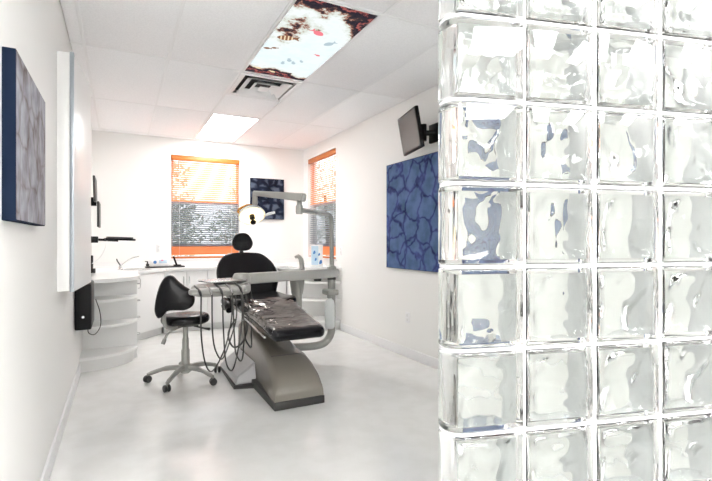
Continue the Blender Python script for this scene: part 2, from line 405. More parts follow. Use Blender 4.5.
# ------------------------------------------------------------------ windows, blinds
def window(name, length, z0, z1, mtx, num, label):
    """local frame: x along the wall 0..length, y outward from the inner wall face, z up"""
    wn = bpy.data.objects.new(name, None); C.objects.link(wn); wn.matrix_world = mtx; wn['kind'] = 'structure'
    fr = 0.035
    def bx(n, m, a, b, par, bev=0.003): return one(n, m, lambda q: box(q, a, b, bev), par)
    bx('frame_side', M['sash'], (0.001, 0.085, z0+0.001), (fr, 0.145, z1-0.001), wn); bx('frame_side', M['sash'], (length-fr, 0.085, z0+0.001), (length-0.001, 0.145, z1-0.001), wn)
    bx('frame_head', M['sash'], (fr, 0.085, z1-fr), (length-fr, 0.145, z1-0.001), wn); bx('frame_foot', M['sash'], (fr, 0.085, z0+0.001), (length-fr, 0.145, z0+fr), wn)
    bx('sill', M['base'], (-0.03, -0.03, z0-0.022), (length+0.03, 0.0, z0), wn)
    zm = 1.24 + (2.48-1.24)*0.46
    bx('meeting_rail', M['sash'], (fr, 0.10, zm-0.018), (length-fr, 0.135, zm+0.018), wn)
    bx('sash_rail', M['sash_grey'], (fr, 0.10, 1.14), (length-fr, 0.135, 1.185), wn)
    p = bx('pane', M['pane'], (fr, 0.118, zm+0.018), (length-fr, 0.122, z1-fr), wn, 0); p = bx('pane', M['pane'], (fr, 0.118, 1.185), (length-fr, 0.122, zm-0.018), wn, 0)
    bx('pane', M['pane'], (fr, 0.118, z0+fr), (length-fr, 0.122, 1.14), wn, 0)
    bx('insect_screen', M['screen'], (fr, 0.138, 1.185), (length-fr, 0.139, zm-0.018), wn, 0)
    bl = thing('window_blind', label, 'blind'); bl.matrix_world = mtx
    bx('valance', M['orange'], (0.004, 0.0, z1-0.075), (length-0.004, 0.06, z1-0.004), bl, 0.006)
    sl = {}
    for k, (m, tilt) in enumerate(((M['slat_orange'], 46), (M['slat_grey'], 28), (M['slat_orange'], 62))):
        b = new(); box(b, (0.012, -0.0155, -0.0008), (length-0.012, 0.0155, 0.0008), 0, mtx=Matrix.Rotation(math.radians(tilt), 4, 'X')); bb = obj('slat', b, m); sl[k] = bb.data; bpy.data.objects.remove(bb)
    z = z1-0.10
    while z > z0+0.04:
        k = 0 if z > zm else (1 if z > 1.15 else 2)
        o = link('slat', sl[k], bl); o.location = (0, 0.04, z); z -= 0.0315 if k < 2 else 0.026
    bx('bottom_rail', M['orange'], (0.01, 0.025, z0+0.006), (length-0.01, 0.055, z0+0.028), bl, 0.004)
    for x in (0.12, length-0.12):
        one('lift_cord', M['white_plastic'], lambda q: tube(q, [(x, 0.022, z0+0.02), (x, 0.022, z1-0.05)], 0.0015, 5), bl)
window('window_1', WIN1[1]-WIN1[0], WIN1[2], WIN1[3], Matrix.Translation((WIN1[0], YB, 0)), 1, 'orange and grey slatted blind in the window behind the dental chair')
window('window_2', WIN2[1]-WIN2[0], WIN2[2], WIN2[3], Matrix.Translation((XR, WIN2[1], 0)) @ Matrix.Rotation(-PI/2, 4, 'Z'), 2, 'orange and grey slatted blind in the side wall window by the blue box')

# ------------------------------------------------------------------ ceiling fixtures
def troffer(x0, x1, y0, y1, label, glow='panel_light'):
    t = thing('ceiling_light', label, 'ceiling light', ((x0+x1)/2, (y0+y1)/2, H), 0, None)
    bm = new()
    for a, b in (((x0, y0), (x1, y0+0.02)), ((x0, y1-0.02), (x1, y1)), ((x0, y0+0.02), (x0+0.02, y1-0.02)), ((x1-0.02, y0+0.02), (x1, y1-0.02))):
        box(bm, (*a, H-0.004), (*b, H+0.05))
    obj('frame', bm, M['rail'], t, True, smooth=False)
    B('diffuser', M[glow], (x0+0.02, y0+0.02, H+0.002), (x1-0.02, y1-0.02, H+0.01), t)
    return t
troffer(0.967, 1.538, 5.535, 6.985, 'plain white ceiling light panel nearest the back window')
for i in (1, 3, 5):
    troffer(GX[i]+0.012, GX[i+1]-0.012, -1.735, -0.315, 'added unseen fill light panel in the hall outside the glass wall', 'hall_fill')['group'] = 'added hall fill lights'  # added fill panels, out of view, to brighten the front of the room
# printed aquarium light panel
fx0, fx1, fy0, fy1 = 0.967, 1.538, 2.615, 4.035
pm = bpy.data.materials.new('aquarium_print'); pm.use_nodes = True; nt = pm.node_tree; nt.nodes.clear()
def nn(t, **k):
    q = nt.nodes.new(t)
    for a, b in k.items(): setattr(q, a, b)
    return q
tc = nn('ShaderNodeTexCoord'); sp = nn('ShaderNodeSeparateXYZ'); nt.links.new(tc.outputs['Generated'], sp.inputs[0])
def math_(op, a, b=None):
    q = nn('ShaderNodeMath', operation=op)
    for i, v in enumerate((a, b)):
        if v is None: continue
        if isinstance(v, (int, float)): q.inputs[i].default_value = v
        else: nt.links.new(v, q.inputs[i])
    return q.outputs[0]
U, V_ = sp.outputs[0], sp.outputs[1]
no = nn('ShaderNodeTexNoise'); no.inputs['Scale'].default_value = 9; no.inputs['Detail'].default_value = 6; no.inputs['Roughness'].default_value = 0.7
nt.links.new(tc.outputs['Object'], no.inputs['Vector'])
# coral weight: far strip, near right corner, near left corner
far = math_('SUBTRACT', math_('MULTIPLY', math_('SUBTRACT', V_, 0.865), 8.0), math_('MULTIPLY', math_('MAXIMUM', math_('SUBTRACT', U, 0.55), 0.0), 1.2))
right = math_('MULTIPLY', math_('SUBTRACT', math_('SUBTRACT', U, 0.64), math_('MULTIPLY', math_('ABSOLUTE', math_('SUBTRACT', V_, 0.12)), 1.5)), 2.4)
left = math_('MULTIPLY', math_('SUBTRACT', 0.235, math_('ADD', math_('ABSOLUTE', math_('SUBTRACT', V_, 0.30)), math_('MULTIPLY', math_('ABSOLUTE', math_('SUBTRACT', U, 0.22)), 0.55))), 2.0)
near = math_('MULTIPLY', math_('SUBTRACT', 0.17, V_), 4.0)
wt = math_('MINIMUM', math_('MAXIMUM', math_('MAXIMUM', far, right), math_('MAXIMUM', left, near)), 0.75)
val = math_('ADD', math_('MULTIPLY', math_('MAXIMUM', wt, -0.25), 0.62), no.outputs[0])
rp = nn('ShaderNodeValToRGB'); rp.color_ramp.interpolation = 'LINEAR'
els = [(0.0, (0.78, 0.97, 1.0)), (0.50, (0.95, 1.0, 1.0)), (0.64, (0.75, 0.80, 0.72)), (0.69, (0.40, 0.17, 0.12)), (0.74, (0.06, 0.045, 0.05)), (0.88, (0.02, 0.02, 0.035)), (0.94, (0.55, 0.16, 0.14)), (1.0, (0.05, 0.04, 0.05))]
rp.color_ramp.elements[0].color = (*els[0][1], 1); rp.color_ramp.elements[1].position = 1.0; rp.color_ramp.elements[1].color = (*els[-1][1], 1)
for p_, c_ in els[1:-1]: e_ = rp.color_ramp.elements.new(p_); e_.color = (*c_, 1)
nt.links.new(val, rp.inputs[0])
em = nn('ShaderNodeEmission'); em.inputs[1].default_value = PRINT_PANEL; nt.links.new(rp.outputs[0], em.inputs[0])
ou = nn('ShaderNodeOutputMaterial'); nt.links.new(em.outputs[0], ou.inputs[0])
t = thing('aquarium_light', 'backlit ceiling panel printed with reef fish and dark coral', 'ceiling light', ((fx0+fx1)/2, (fy0+fy1)/2, H))
bm = new()
for a, b in (((fx0, fy0), (fx1, fy0+0.008)), ((fx0, fy1-0.008), (fx1, fy1)), ((fx0, fy0+0.008), (fx0+0.008, fy1-0.008)), ((fx1-0.008, fy0+0.008), (fx1, fy1-0.008))):
    box(bm, (*a, H-0.004), (*b, H+0.05))
obj('frame', bm, M['rail'], t, True, smooth=False)
pl = B('printed_diffuser', pm, (fx0+0.008, fy0+0.008, H+0.002), (fx1-0.008, fy1-0.008, H+0.01), t)
FE = {k: emit('print_'+k, c, PRINT_PANEL) for k, c in {'dark': (0.05, 0.03, 0.03), 'brown': (0.30, 0.14, 0.08), 'pink': (0.95, 0.25, 0.30), 'cream': (0.95, 0.75, 0.5), 'grey': (0.5, 0.62, 0.68), 'teal': (0.35, 0.75, 0.75)}.items()}
def fish(cx, cy, s, rz, body, stripe):
    mt = Matrix.Translation((cx, cy, H+0.0008)) @ Matrix.Rotation(rz, 4, 'Z') @ Matrix.Scale(s, 4)
    ol = closed_curve([(0.5, 0), (0.25, 0.24), (-0.1, 0.26), (-0.36, 0.08), (-0.60, 0.24), (-0.54, 0), (-0.60, -0.24), (-0.36, -0.08), (-0.1, -0.26), (0.25, -0.24)], 4)
    f = one('printed_fish', FE[body], lambda b: prism(b, ol, 0, 0.002/s*0.4, mt), t, True, smooth=False)
    if stripe:
        for x, hh in ((0.3, 0.2), (0.12, 0.24), (-0.06, 0.24), (-0.24, 0.15)):
            one('stripe', FE[stripe], lambda b: box(b, (x-0.035, -hh, -0.003/s*0.4), (x+0.035, hh, 0.0), 0, mtx=mt), f, True, smooth=False)
fish(1.10, 3.23, 0.15, 2.9, 'brown', 'cream'); fish(1.27, 3.05, 0.11, 0.5, 'pink', None); fish(1.42, 3.18, 0.10, 2.2, 'grey', None)
fish(1.02, 3.47, 0.06, 2.9, 'brown', None); fish(1.07, 3.44, 0.05, 2.8, 'brown', None)
fish(1.25, 3.62, 0.07, 1.2, 'grey', None); fish(1.30, 3.66, 0.06, 1.1, 'grey', None); fish(1.22, 3.70, 0.06, 1.4, 'grey', None); fish(1.35, 3.60, 0.05, 1.0, 'grey', None)
fish(1.42, 3.42, 0.05, 0.3, 'pink', None); fish(1.06, 3.90, 0.07, 0.2, 'cream', None); fish(1.20, 3.93, 0.06, 0.4, 'cream', None)
# air vent
t = thing('ceiling_vent', 'white square ceiling air diffuser with stepped louvres', 'vent', (1.2525, 4.395, H))
vx, vy = 1.2525, 4.395
B('shade_sheet', M['vent_shade'], (vx-0.27, vy-0.31, H+0.045), (vx+0.27, vy+0.31, H+0.05), t)  # near-black sheet stands in for the shade between the louvres
def ring_frame(bm, hx0, hy0, hz0, hx1, hy1, hz1, th=0.004):
    a = [(-hx0, -hy0), (hx0, -hy0), (hx0, hy0), (-hx0, hy0)]; b = [(-hx1, -hy1), (hx1, -hy1), (hx1, hy1), (-hx1, hy1)]
    va = [bm.verts.new((vx+p, vy+q, hz0)) for p, q in a]; vb = [bm.verts.new((vx+p, vy+q, hz1)) for p, q in b]
    vc = [bm.verts.new((vx+p, vy+q, hz0+th)) for p, q in a]; vd = [bm.verts.new((vx+p, vy+q, hz1+th)) for p, q in b]
    for k in range(4):
        m_ = (k+1) % 4
        for q in ((va[k], va[m_], vb[m_], vb[k]), (vc[k], vd[k], vd[m_], vc[m_]), (va[k], vc[k], vc[m_], va[m_]), (vb[k], vb[m_], vd[m_], vd[k])): bm.faces.new(q)
one('frame', M['vent_white'], lambda b: ring_frame(b, 0.285, 0.325, H-0.004, 0.245, 0.28, H-0.004, 0.006), t, True, smooth=False)
for s0, s1 in ((0.215, 0.150), (0.125, 0.072)):
    one('louvre', M['vent_white'], lambda b: ring_frame(b, s0, s0*1.14, H-0.014, s1, s1*1.14, H+0.024), t, True, smooth=False)
B('louvre', M['vent_white'], (vx-0.05, vy-0.057, H-0.014), (vx+0.05, vy+0.057, H-0.008), t)

# ------------------------------------------------------------------ pictures
def canvas(name, label, m, side, a, b, face):
    t = thing(name, label, 'picture', ((a[0]+b[0])/2, (a[1]+b[1])/2, a[2]))
    B('canvas_block', side, a, b, t, bev=0.003)
    fa, fb = list(a), list(b); e = 0.0012; i, s = face
    for k in range(3):
        if k != i: fa[k] += 0.004; fb[k] -= 0.004
    if s < 0: fb[i] = a[i]+0.0005; fa[i] = a[i]-e
    else: fa[i] = b[i]-0.0005; fb[i] = b[i]+e
    B('print', m, fa, fb, t)
canvas('canvas_picture', 'grey veined canvas print with navy edges on the wall by the cabinet', M['art_grey'], M['navy_side'], (XL, 1.83, 1.305), (-0.302, 2.48, 1.868), (0, 1))
canvas('canvas_picture', 'large blue cell-patterned canvas print below the wall monitor', M['art_blue'], M['navy_side'], (2.685, 2.60, 0.935), (XR, 4.43, 2.09), (0, -1))
canvas('canvas_picture', 'small dark navy leaf print between the two windows', M['art_navy'], M['navy_side'], (1.82, 7.115, 1.58), (2.37, YB, 2.23), (1, -1))

# ------------------------------------------------------------------ worktop and cabinets
CZ = 0.87
FX, FYB = 0.16, 6.5                         # front lines of the runs
def ell(cx, cy, ax, ay, a0, a1, n=18): return [(cx+ax*math.cos(a0+(a1-a0)*k/n), cy+ay*math.sin(a0+(a1-a0)*k/n)) for k in range(n+1)]
Lc, Rc = (XL, 5.35), (XR, 6.15)
def lpath(d): return ell(XL+0.002, Lc[1], FX-XL+d, 0.40+d, -PI/2, 0)
def rpath(d): return ell(XR-0.002, Rc[1], 0.5+d, 0.45+d, PI, 1.5*PI)
topo = lpath(0.02) + [(FX+0.02, 6.08), (0.53, 6.48), (2.20, 6.48)] + rpath(0.02) + [(XR-0.002, YB-0.002), (XL+0.002, YB-0.002)]
wt_ = thing('worktop', 'continuous white worktop wrapping round the back of the room', 'countertop', (1.2, 6.8, CZ-0.035))
one('slab', M['worktop'], lambda b: prism(b, topo, CZ-0.035, CZ), wt_, True)
struct(B('trim_1', M['worktop'], (XL+0.002, YB-0.018, CZ), (XR-0.002, YB-0.002, 0.945)))
def shelf_unit(label, path, back_boxes, loc):
    t = thing('rounded_shelf', label, 'shelf', loc)
    for z in (0.05, 0.335, 0.585):
        pts = path + back_boxes['corner']
        one('shelf_board', M['laminate'], lambda b: prism(b, pts, z+0.06, z+0.085), t, True)
    pts = [(p[0]+(back_boxes['c'][0]-p[0])*0.06, p[1]+(back_boxes['c'][1]-p[1])*0.06) for p in path] + back_boxes['corner']
    one('plinth', M['kick'], lambda b: prism(b, pts, 0, 0.11), t, True)
    for a, b in back_boxes['panels']: B('back_panel', M['laminate'], a, b, t)
    return t
shelf_unit('rounded open white corner shelf under the worktop beside the computer', lpath(0), {'corner': [(XL+0.002, Lc[1])], 'c': Lc, 'panels': [((XL+0.002, 5.35, 0), (FX, 5.372, CZ-0.036))]}, (-0.1, 5.2, 0))
shelf_unit('rounded open white end shelf by the side wall window', rpath(0), {'corner': [(XR-0.002, Rc[1])], 'c': Rc, 'panels': [((2.2205, 6.15, 0), (XR-0.002, 6.172, CZ-0.036))]}, (2.5, 6.0, 0))
def handle(par, p, axis='z', ln=0.11, out=(0, -1)):
    x, y, z = p; ox, oy = out[0]*0.028, out[1]*0.028
    if axis == 'z': pts = [(x, y, z-ln/2), (x+ox, y+oy, z-ln/2+0.012), (x+ox, y+oy, z+ln/2-0.012), (x, y, z+ln/2)]
    else: pts = [(x, y-ln/2, z), (x+ox, y-ln/2+0.012, z), (x+ox, y+ln/2-0.012, z), (x, y+ln/2, z)]
    return one('handle', M['steel'], lambda b: tube(b, smooth_path(pts, 4), 0.005, 6), par, True)
# drawer run on the left wall
t = thing('drawer_cabinet', 'white four drawer cabinet behind the rounded corner shelf', 'cabinet', (-0.1, 5.7, 0))
B('body', M['laminate'], (XL+0.002, 5.374, 0.10), (FX-0.02, 6.085, CZ-0.036), t); B('plinth', M['kick'], (XL+0.002, 5.374, 0), (FX-0.06, 6.085, 0.10), t)
for k in range(4):
    z = 0.115+k*0.18; d = B('drawer', M['laminate'], (FX-0.02, 5.385, z), (FX-0.001, 6.05, z+0.172), t, bev=0.002)
    handle(d, (FX-0.001, 5.45, z+0.12), 'y', 0.10, (1, 0))
# corner diagonal cabinet
t = thing('corner_cabinet', 'white diagonal corner cabinet with single door', 'cabinet', (0, 6.6, 0))
one('body', M['laminate'], lambda b: prism(b, [(XL+0.002, 6.09), (FX-0.02, 6.09), (0.515, 6.52), (0.515, YB-0.002), (XL+0.002, YB-0.002)], 0.10, CZ-0.036), t, True, smooth=False)
one('plinth', M['kick'], lambda b: prism(b, [(XL+0.002, 6.15), (FX-0.06, 6.15), (0.49, 6.57), (0.49, YB-0.01), (XL+0.002, YB-0.01)], 0, 0.10), t, True, smooth=False)
da = math.atan2(6.52-6.09, 0.515-(FX-0.02)); dm = Matrix.Translation((FX-0.02, 6.09, 0)) @ Matrix.Rotation(da, 4, 'Z'); dl = math.hypot(0.43, 0.375)
d = one('door', M['laminate'], lambda b: box(b, (0.02, -0.02, 0.112), (dl-0.025, 0.0, CZ-0.045), 0.003, mtx=dm), t, True)
q = dm @ Vector((0.06, -0.02, 0.72)); handle(d, tuple(q), 'z', 0.12, (math.sin(da), -math.cos(da)))
# back run
xs = [0.517, 0.517+0.55, 0.517+1.10, 2.2]
for k in range(3):
    a, b = xs[k]+0.001, xs[k+1]-0.001
    t = thing('base_cabinet', ['white two door base cabinet below the back window next to the corner cabinet', 'white two door base cabinet directly behind the dental chair', 'white two door base cabinet under the sink beside the end shelf'][k], 'cabinet', ((a+b)/2, 6.8, 0))
    B('body', M['laminate'], (a, FYB+0.02, 0.10), (b, YB-0.002, CZ-0.036), t); B('plinth', M['kick'], (a, FYB+0.07, 0), (b, YB-0.01, 0.10), t)
    mid = (a+b)/2
    for s, (p, q) in enumerate(((a+0.003, mid-0.0025), (mid+0.0025, b-0.003))):
        d = B('door', M['laminate'], (p, FYB, 0.112), (q, FYB+0.019, CZ-0.045), t, bev=0.003)
        handle(d, ((mid-0.035) if s == 0 else (mid+0.035), FYB, 0.70))
t = thing('side_cabinet', 'white filler cabinet in the corner behind the end shelf', 'cabinet', (2.45, 6.7, 0))
B('body', M['laminate'], (2.222, 6.174, 0.0), (XR-0.002, YB-0.002, CZ-0.036), t)
B('front_panel', M['laminate'], (2.206, 6.18, 0.11), (2.2215, 6.495, CZ-0.045), t, bev=0.002)

# wall cabinet with door ajar (left wall)
t = thing('wall_cabinet', 'tall shallow white wall cabinet with its door slightly open', 'cabinet', (-0.30, 3.6, 0.93))
B('body', M['laminate'], (XL, 3.28, 0.93), (-0.275, 3.97, 2.39), t, bev=0.002)
dA = math.atan2(-0.196+0.253, 3.98-3.28)
dmx = Matrix.Translation((-0.253, 3.275, 0)) @ Matrix.Rotation(-dA, 4, 'Z')
d = one('door', M['laminate'], lambda b: box(b, (-0.020, 0.012, 0.925), (0.0, 0.705, 2.395), 0.002, mtx=dmx), t, True)
one('edge_strip', M['silver'], lambda b: box(b, (-0.022, 0.0, 0.925), (0.001, 0.012, 2.395), 0.002, mtx=dmx), d, True)

# computer tower on the left wall
t = thing('computer_tower', 'black computer tower mounted on the wall under the wall cabinet', 'computer', (-0.28, 4.6, 0.49))
B('case', M['black'], (XL+0.004, 4.42, 0.49), (-0.215, 4.86, 0.875), t, bev=0.012)
B('side_panel', M['dgrey'], (-0.216, 4.45, 0.51), (-0.212, 4.84, 0.855), t, bev=0.001)
one('power_button', M['power_dot'], lambda b: lathe(b, [(0.0, 0.0), (0.010, 0.0), (0.010, 0.006), (0, 0.006)], n=14, mtx=T(-0.275, 4.422, 0.60, rx=PI/2)), t, True)
one('power_cable', M['black'], lambda b: tube(b, smooth_path([(-0.25, 4.60, 0.495), (-0.245, 4.62, 0.43), (-0.20, 4.70, 0.40), (-0.16, 4.78, 0.46), (-0.165, 4.80, 0.58), (-0.20, 4.82, 0.70)], 6), 0.004, 6), t, True)
# slim mirror and tray at the far left corner
t = thing('wall_monitor', 'slim dark screen seen edge-on high on the wall near the corner', 'monitor', (-0.3, 6.4, 1.40))
mm = T(-0.265, 6.35, 1.70, ry=math.radians(-1.5))
one('panel', M['dgrey'], lambda b: box(b, (-0.012, -0.24, 0), (0.012, 0.24, 0.30), 0.006, mtx=mm), t, True)
one('panel_lower', M['dgrey'], lambda b: box(b, (0.014, -0.24, -0.02), (0.038, 0.22, 0.28), 0.006, mtx=T(-0.255, 6.35, 1.42)), t, True)
one('bracket', M['black'], lambda b: box(b, (XL, 6.30, 1.66), (-0.255, 6.40, 1.76), 0.004), t, True)
t = thing('keyboard_tray', 'black swing-arm keyboard tray fixed above the worktop', 'tray', (-0.3, 5.8, 1.2))
B('wall_bracket', M['black'], (XL, 5.70, 1.215), (-0.215, 5.82, 1.285), t, bev=0.006)
one('arm', M['black'], lambda b: tube(b, [(-0.23, 5.77, 1.25), (-0.12, 5.79, 1.245), (-0.02, 5.80, 1.24)], 0.014, 8), t, True)
one('tray_board', M['black'], lambda b: box(b, (-0.15, -0.11, -0.011), (0.15, 0.11, 0.011), 0.006, mtx=T(-0.005, 5.80, 1.252, ry=math.radians(2), rz=0.12)), t, True)
one('keyboard', M['dgrey'], lambda b: box(b, (-0.13, -0.07, 0.0115), (0.13, 0.07, 0.028), 0.005, mtx=T(-0.005, 5.80, 1.252, ry=math.radians(2), rz=0.12)), t, True)
one('cable', M['white_plastic'], lambda b: tube(b, smooth_path([(-0.13, 5.78, 1.24), (-0.15, 5.80, 1.15), (-0.20, 5.86, 1.05), (-0.28, 5.9, 0.98)], 6), 0.004, 6), t, True)
t = thing('telephone', 'slim black handset standing upright at the wall end of the worktop', 'telephone', (-0.27, 6.0, CZ))
B('body', M['black'], (-0.325, 5.94, CZ), (-0.275, 6.06, CZ+0.20), t, bev=0.01); B('cradle', M['dgrey'], (-0.276, 5.96, CZ), (-0.25, 6.04, CZ+0.05), t, bev=0.008)
one('antenna', M['black'], lambda b: tube(b, [(-0.31, 5.96, CZ+0.19), (-0.318, 5.955, CZ+0.26)], 0.004, 6), t, True)

# outlets
def outlet(label, c, n):
    c = Vector(c); nx, ny = n
    t = thing('wall_outlet', label, 'outlet', c)
    def bx(nm, m, u, z, d0, d1):
        if nx: a = (min(nx*d0, nx*d1), -u, -z); b = (max(nx*d0, nx*d1), u, z)
        else: a = (-u, min(ny*d0, ny*d1), -z); b = (u, max(ny*d0, ny*d1), z)
        return lambda off: one(nm, m, lambda q: box(q, Vector(a)+Vector((0, 0, off)), Vector(b)+Vector((0, 0, off)), 0.0015), t)
    bx('cover_plate', M['base'], 0.036, 0.058, 0.0, 0.006)(0)
    for z in (-0.024, 0.024):
        s = bx('socket', M['kick'], 0.014, 0.014, 0.006, 0.008)(z)
outlet('white outlet plate low on the wall beneath the grey canvas', (XL, 1.93, 0.31), (1, 0))
outlet('white outlet plate low on the wall below the blue canvas', (XR, 4.05, 0.42), (-1, 0))
outlet('white outlet plate above the worktop left of the back window', (0.50, YB, 1.13), (0, -1))
outlet('white switch plate on the side wall beside the window', (XR, 5.70, 1.10), (-1, 0))

# ------------------------------------------------------------------ wall monitor on arm (right wall)
t = thing('television', 'black flat monitor tilted down on a wall arm above the blue canvas', 'monitor', (2.6, 3.69, 2.1))
mw = Matrix.Translation((2.51, 3.69, 2.295)) @ Matrix.Rotation(math.radians(-14), 4, 'Z') @ Matrix.Rotation(math.radians(-10), 4, 'Y')
one('bezel', M['black'], lambda b: box(b, (-0.018, -0.25, -0.19), (0.018, 0.25, 0.19), 0.006, mtx=mw), t, True)
one('screen', M['screen_face'], lambda b: box(b, (-0.0195, -0.23, -0.17), (-0.0175, 0.23, 0.17), 0, mtx=mw), t, True)
one('rear_housing', M['black'], lambda b: box(b, (0.018, -0.14, -0.12), (0.05, 0.14, 0.10), 0.012, mtx=mw), t, True)
one('arm', M['black'], lambda b: tube(b, [(2.55, 3.69, 2.28), (2.62, 3.60, 2.28), (2.70, 3.56, 2.28)], 0.026, 10), t, True)
B('wall_plate', M['black'], (2.69, 3.47, 2.19), (XR, 3.64, 2.37), t, bev=0.006)
one('tilt_joint', M['black'], lambda b: tube(b, [(2.60, 3.60, 2.20), (2.60, 3.60, 2.36)], 0.03, 12), t, True)

# ------------------------------------------------------------------ dental chair
CX = 1.19
ch = thing('dental_chair', 'black upholstered dental chair on a taupe floor base', 'dental chair', (CX, 3.9, 0))
bm = new()
secs = [(3.205, .190, .06, .135), (3.225, .192, .06, .165), (3.29, .190, .06, .225), (3.40, .182, .06, .285), (3.52, .172, .06, .325), (3.66, .160, .06, .345), (3.70, .156, .06, .35), (3.95, .150, .06, .40), (4.25, .150, .06, .44), (4.5, .15, .06, .45), (4.6, .14, .06, .42)]
rings = []
for y, hw, z0, z1 in secs:
    r = min(0.05, (z1-z0)*0.5); pts = [(-hw-0.004, z0)]
    for k in range(6): a = PI - PI/2*k/5; pts.append((-hw+r+r*math.cos(a), z1-r+r*math.sin(a)))
    for k in range(6): a = PI/2 - PI/2*k/5; pts.append((hw-r+r*math.cos(a), z1-r+r*math.sin(a)))
    pts.append((hw+0.004, z0)); rings.append([bm.verts.new((CX+x, y, z)) for x, z in pts])
for a, b in zip(rings, rings[1:]):
    for k in range(len(a)-1): bm.faces.new((a[k], a[k+1], b[k+1], b[k]))
    bm.faces.new((a[-1], a[0], b[0], b[-1]))
bm.faces.new(rings[0]); bm.faces.new(rings[-1])
shell = obj('base_shell', bm, M['taupe'], ch, True, sharp=50)
one('shell_seam', M['trim'], lambda b: box(b, (CX-0.130, 3.505, 0.27), (CX+0.130, 3.512, 0.3235), 0.002), shell, True)
B('base_trim', M['trim'], (CX-0.198, 3.195, 0), (CX+0.198, 4.62, 0.06), ch, bev=0.006)
# utility box at the left of the base
bm = new()
prism(bm, [(0.84, 3.83), (1.0, 3.78), (1.0, 4.5), (0.86, 4.5)], 0.0, 0.03)
obj('floor_plate', bm, M['trim'], ch, True)
bm = new(); vs = box(bm, (0.845, 3.83, 0.03), (1.04, 4.5, 0.20), 0)
for v in bm.verts:
    if v.co.z > 0.1 and v.co.x < 0.9: v.co.z = 0.075; v.co.x += 0.03
    if v.co.z > 0.05 and v.co.y < 4: v.co.y += 0.06
bmesh.ops.bevel(bm, geom=list(bm.edges), offset=0.015, segments=3, affect='EDGES')
obj('utility_cover', bm, M['cover_grey'], ch, True)
# lift
B('lift_column', M['taupe'], (CX-0.11, 4.02, 0.40), (CX+0.11, 4.48, 0.585), ch, bev=0.03)
B('seat_pan', M['taupe_light'], (CX-0.22, 3.95, 0.575), (CX+0.22, 4.62, 0.605), ch, bev=0.01)
def seat_fn(q): return Vector((q.x, q.y, q.z + 0.10*(q.x/0.26)**2*0.3))
one('seat', M['vinyl'], lambda b: pad(b, closed_curve([(-.26, 0), (-.265, .3), (-.24, .62), (0, .66), (.24, .62), (.265, .3), (.26, 0), (0, -.02)], 5), 0.095, 0.04, T(CX, 4.0, 0.60), seat_fn, 0.008), ch, True)
# leg rest: slopes down to the foot
LA = math.atan2(0.69-0.575, 0.86)
lm = Matrix.Translation((CX, 3.19, 0.495)) @ Matrix.Rotation(LA, 4, 'X')
lo = closed_curve([(-.205, .03), (-.215, .3), (-.235, .6), (-.25, .90), (0, .93), (.25, .90), (.235, .6), (.215, .3), (.205, .03), (.1, 0), (-.1, 0)], 5)
one('leg_rest', M['vinyl'], lambda b: pad(b, lo, 0.085, 0.038, lm, None, 0.006), ch, True)
# wrinkled plastic cover, draped over the leg rest
bm = new(); nx, ny = 30, 46; G = []
for j in range(ny+1):
    row = []; v = j/ny; yy = 0.045 + v*0.86; hw = 0.205+0.045*v
    for i in range(nx+1):
        u = i/nx*2-1; x = u*hw*1.035
        z = 0.088+0.006*(1-u*u) + 0.020*(0.5-abs(noise.noise(Vector((x*7+yy*2, yy*11, 3))))) + 0.007*(0.5-abs(noise.noise(Vector((x*17, yy*22-x*6, 8))))) - 0.003
        if abs(u) > 0.86: z -= 0.05*((abs(u)-0.86)/0.14)**1.6
        row.append(bm.verts.new(lm @ Vector((x, yy, z))))
    G.append(row)
for j in range(ny):
    for i in range(nx): bm.faces.new((G[j][i], G[j][i+1], G[j+1][i+1], G[j+1][i]))
cv = obj('plastic_cover', bm, M['cover'], ch, True); cv['label'] = 'wrinkled clear plastic cover over the leg rest'
one('leg_rest_rail', M['steel'], lambda b: tube(b, [lm @ Vector((-0.225, 0.16, -0.006)), lm @ Vector((-0.245, 0.80, -0.012))], 0.010, 8), ch, True)
one('leg_rest_frame', M['dgrey'], lambda b: box(b, (-0.12, 0.25, -0.035), (0.12, 0.92, 0.004), 0.01, mtx=lm), ch, True)
# backrest
BA = math.radians(52)
bmx = Matrix.Translation((CX, 4.66, 0.635)) @ Matrix.Rotation(BA, 4, 'X')
bo = closed_curve([(-.20, 0), (-.29, .10), (-.32, .25), (-.29, .40), (-.20, .525), (-.08, .56), (.08, .56), (.20, .525), (.29, .40), (.32, .25), (.29, .10), (.20, 0)], 5)
def back_fn(q): return Vector((q.x, q.y, q.z + 0.35*q.x*q.x))
one('backrest', M['vinyl'], lambda b: pad(b, bo, 0.075, 0.035, bmx, back_fn, 0.006), ch, True)
one('backrest_shell', M['taupe_light'], lambda b: pad(b, [(x*0.92, y*0.96+0.01) for x, y in bo], 0.02, 0.008, bmx @ Matrix.Translation((0, 0, -0.016)), back_fn), ch, True)
bt = bmx @ Vector((0, .55, .03))
one('headrest_post', M['steel'], lambda b: box(b, (-0.022, 0.44, -0.014), (0.022, 0.72, -0.002), 0.003, mtx=bmx), ch, True)
ho = closed_curve([(-.075, 0), (-.112, .055), (-.10, .12), (-.06, .175), (0, .19), (.06, .175), (.10, .12), (.112, .055), (.075, 0), (0, -.012)], 5)
hm = Matrix.Translation((CX, 5.035, 1.13)) @ Matrix.Rotation(math.radians(78), 4, 'X')
one('headrest', M['vinyl'], lambda b: pad(b, ho, 0.075, 0.032, hm, lambda q: Vector((q.x, q.y, q.z+1.3*q.x*q.x)), 0.006), ch, True)
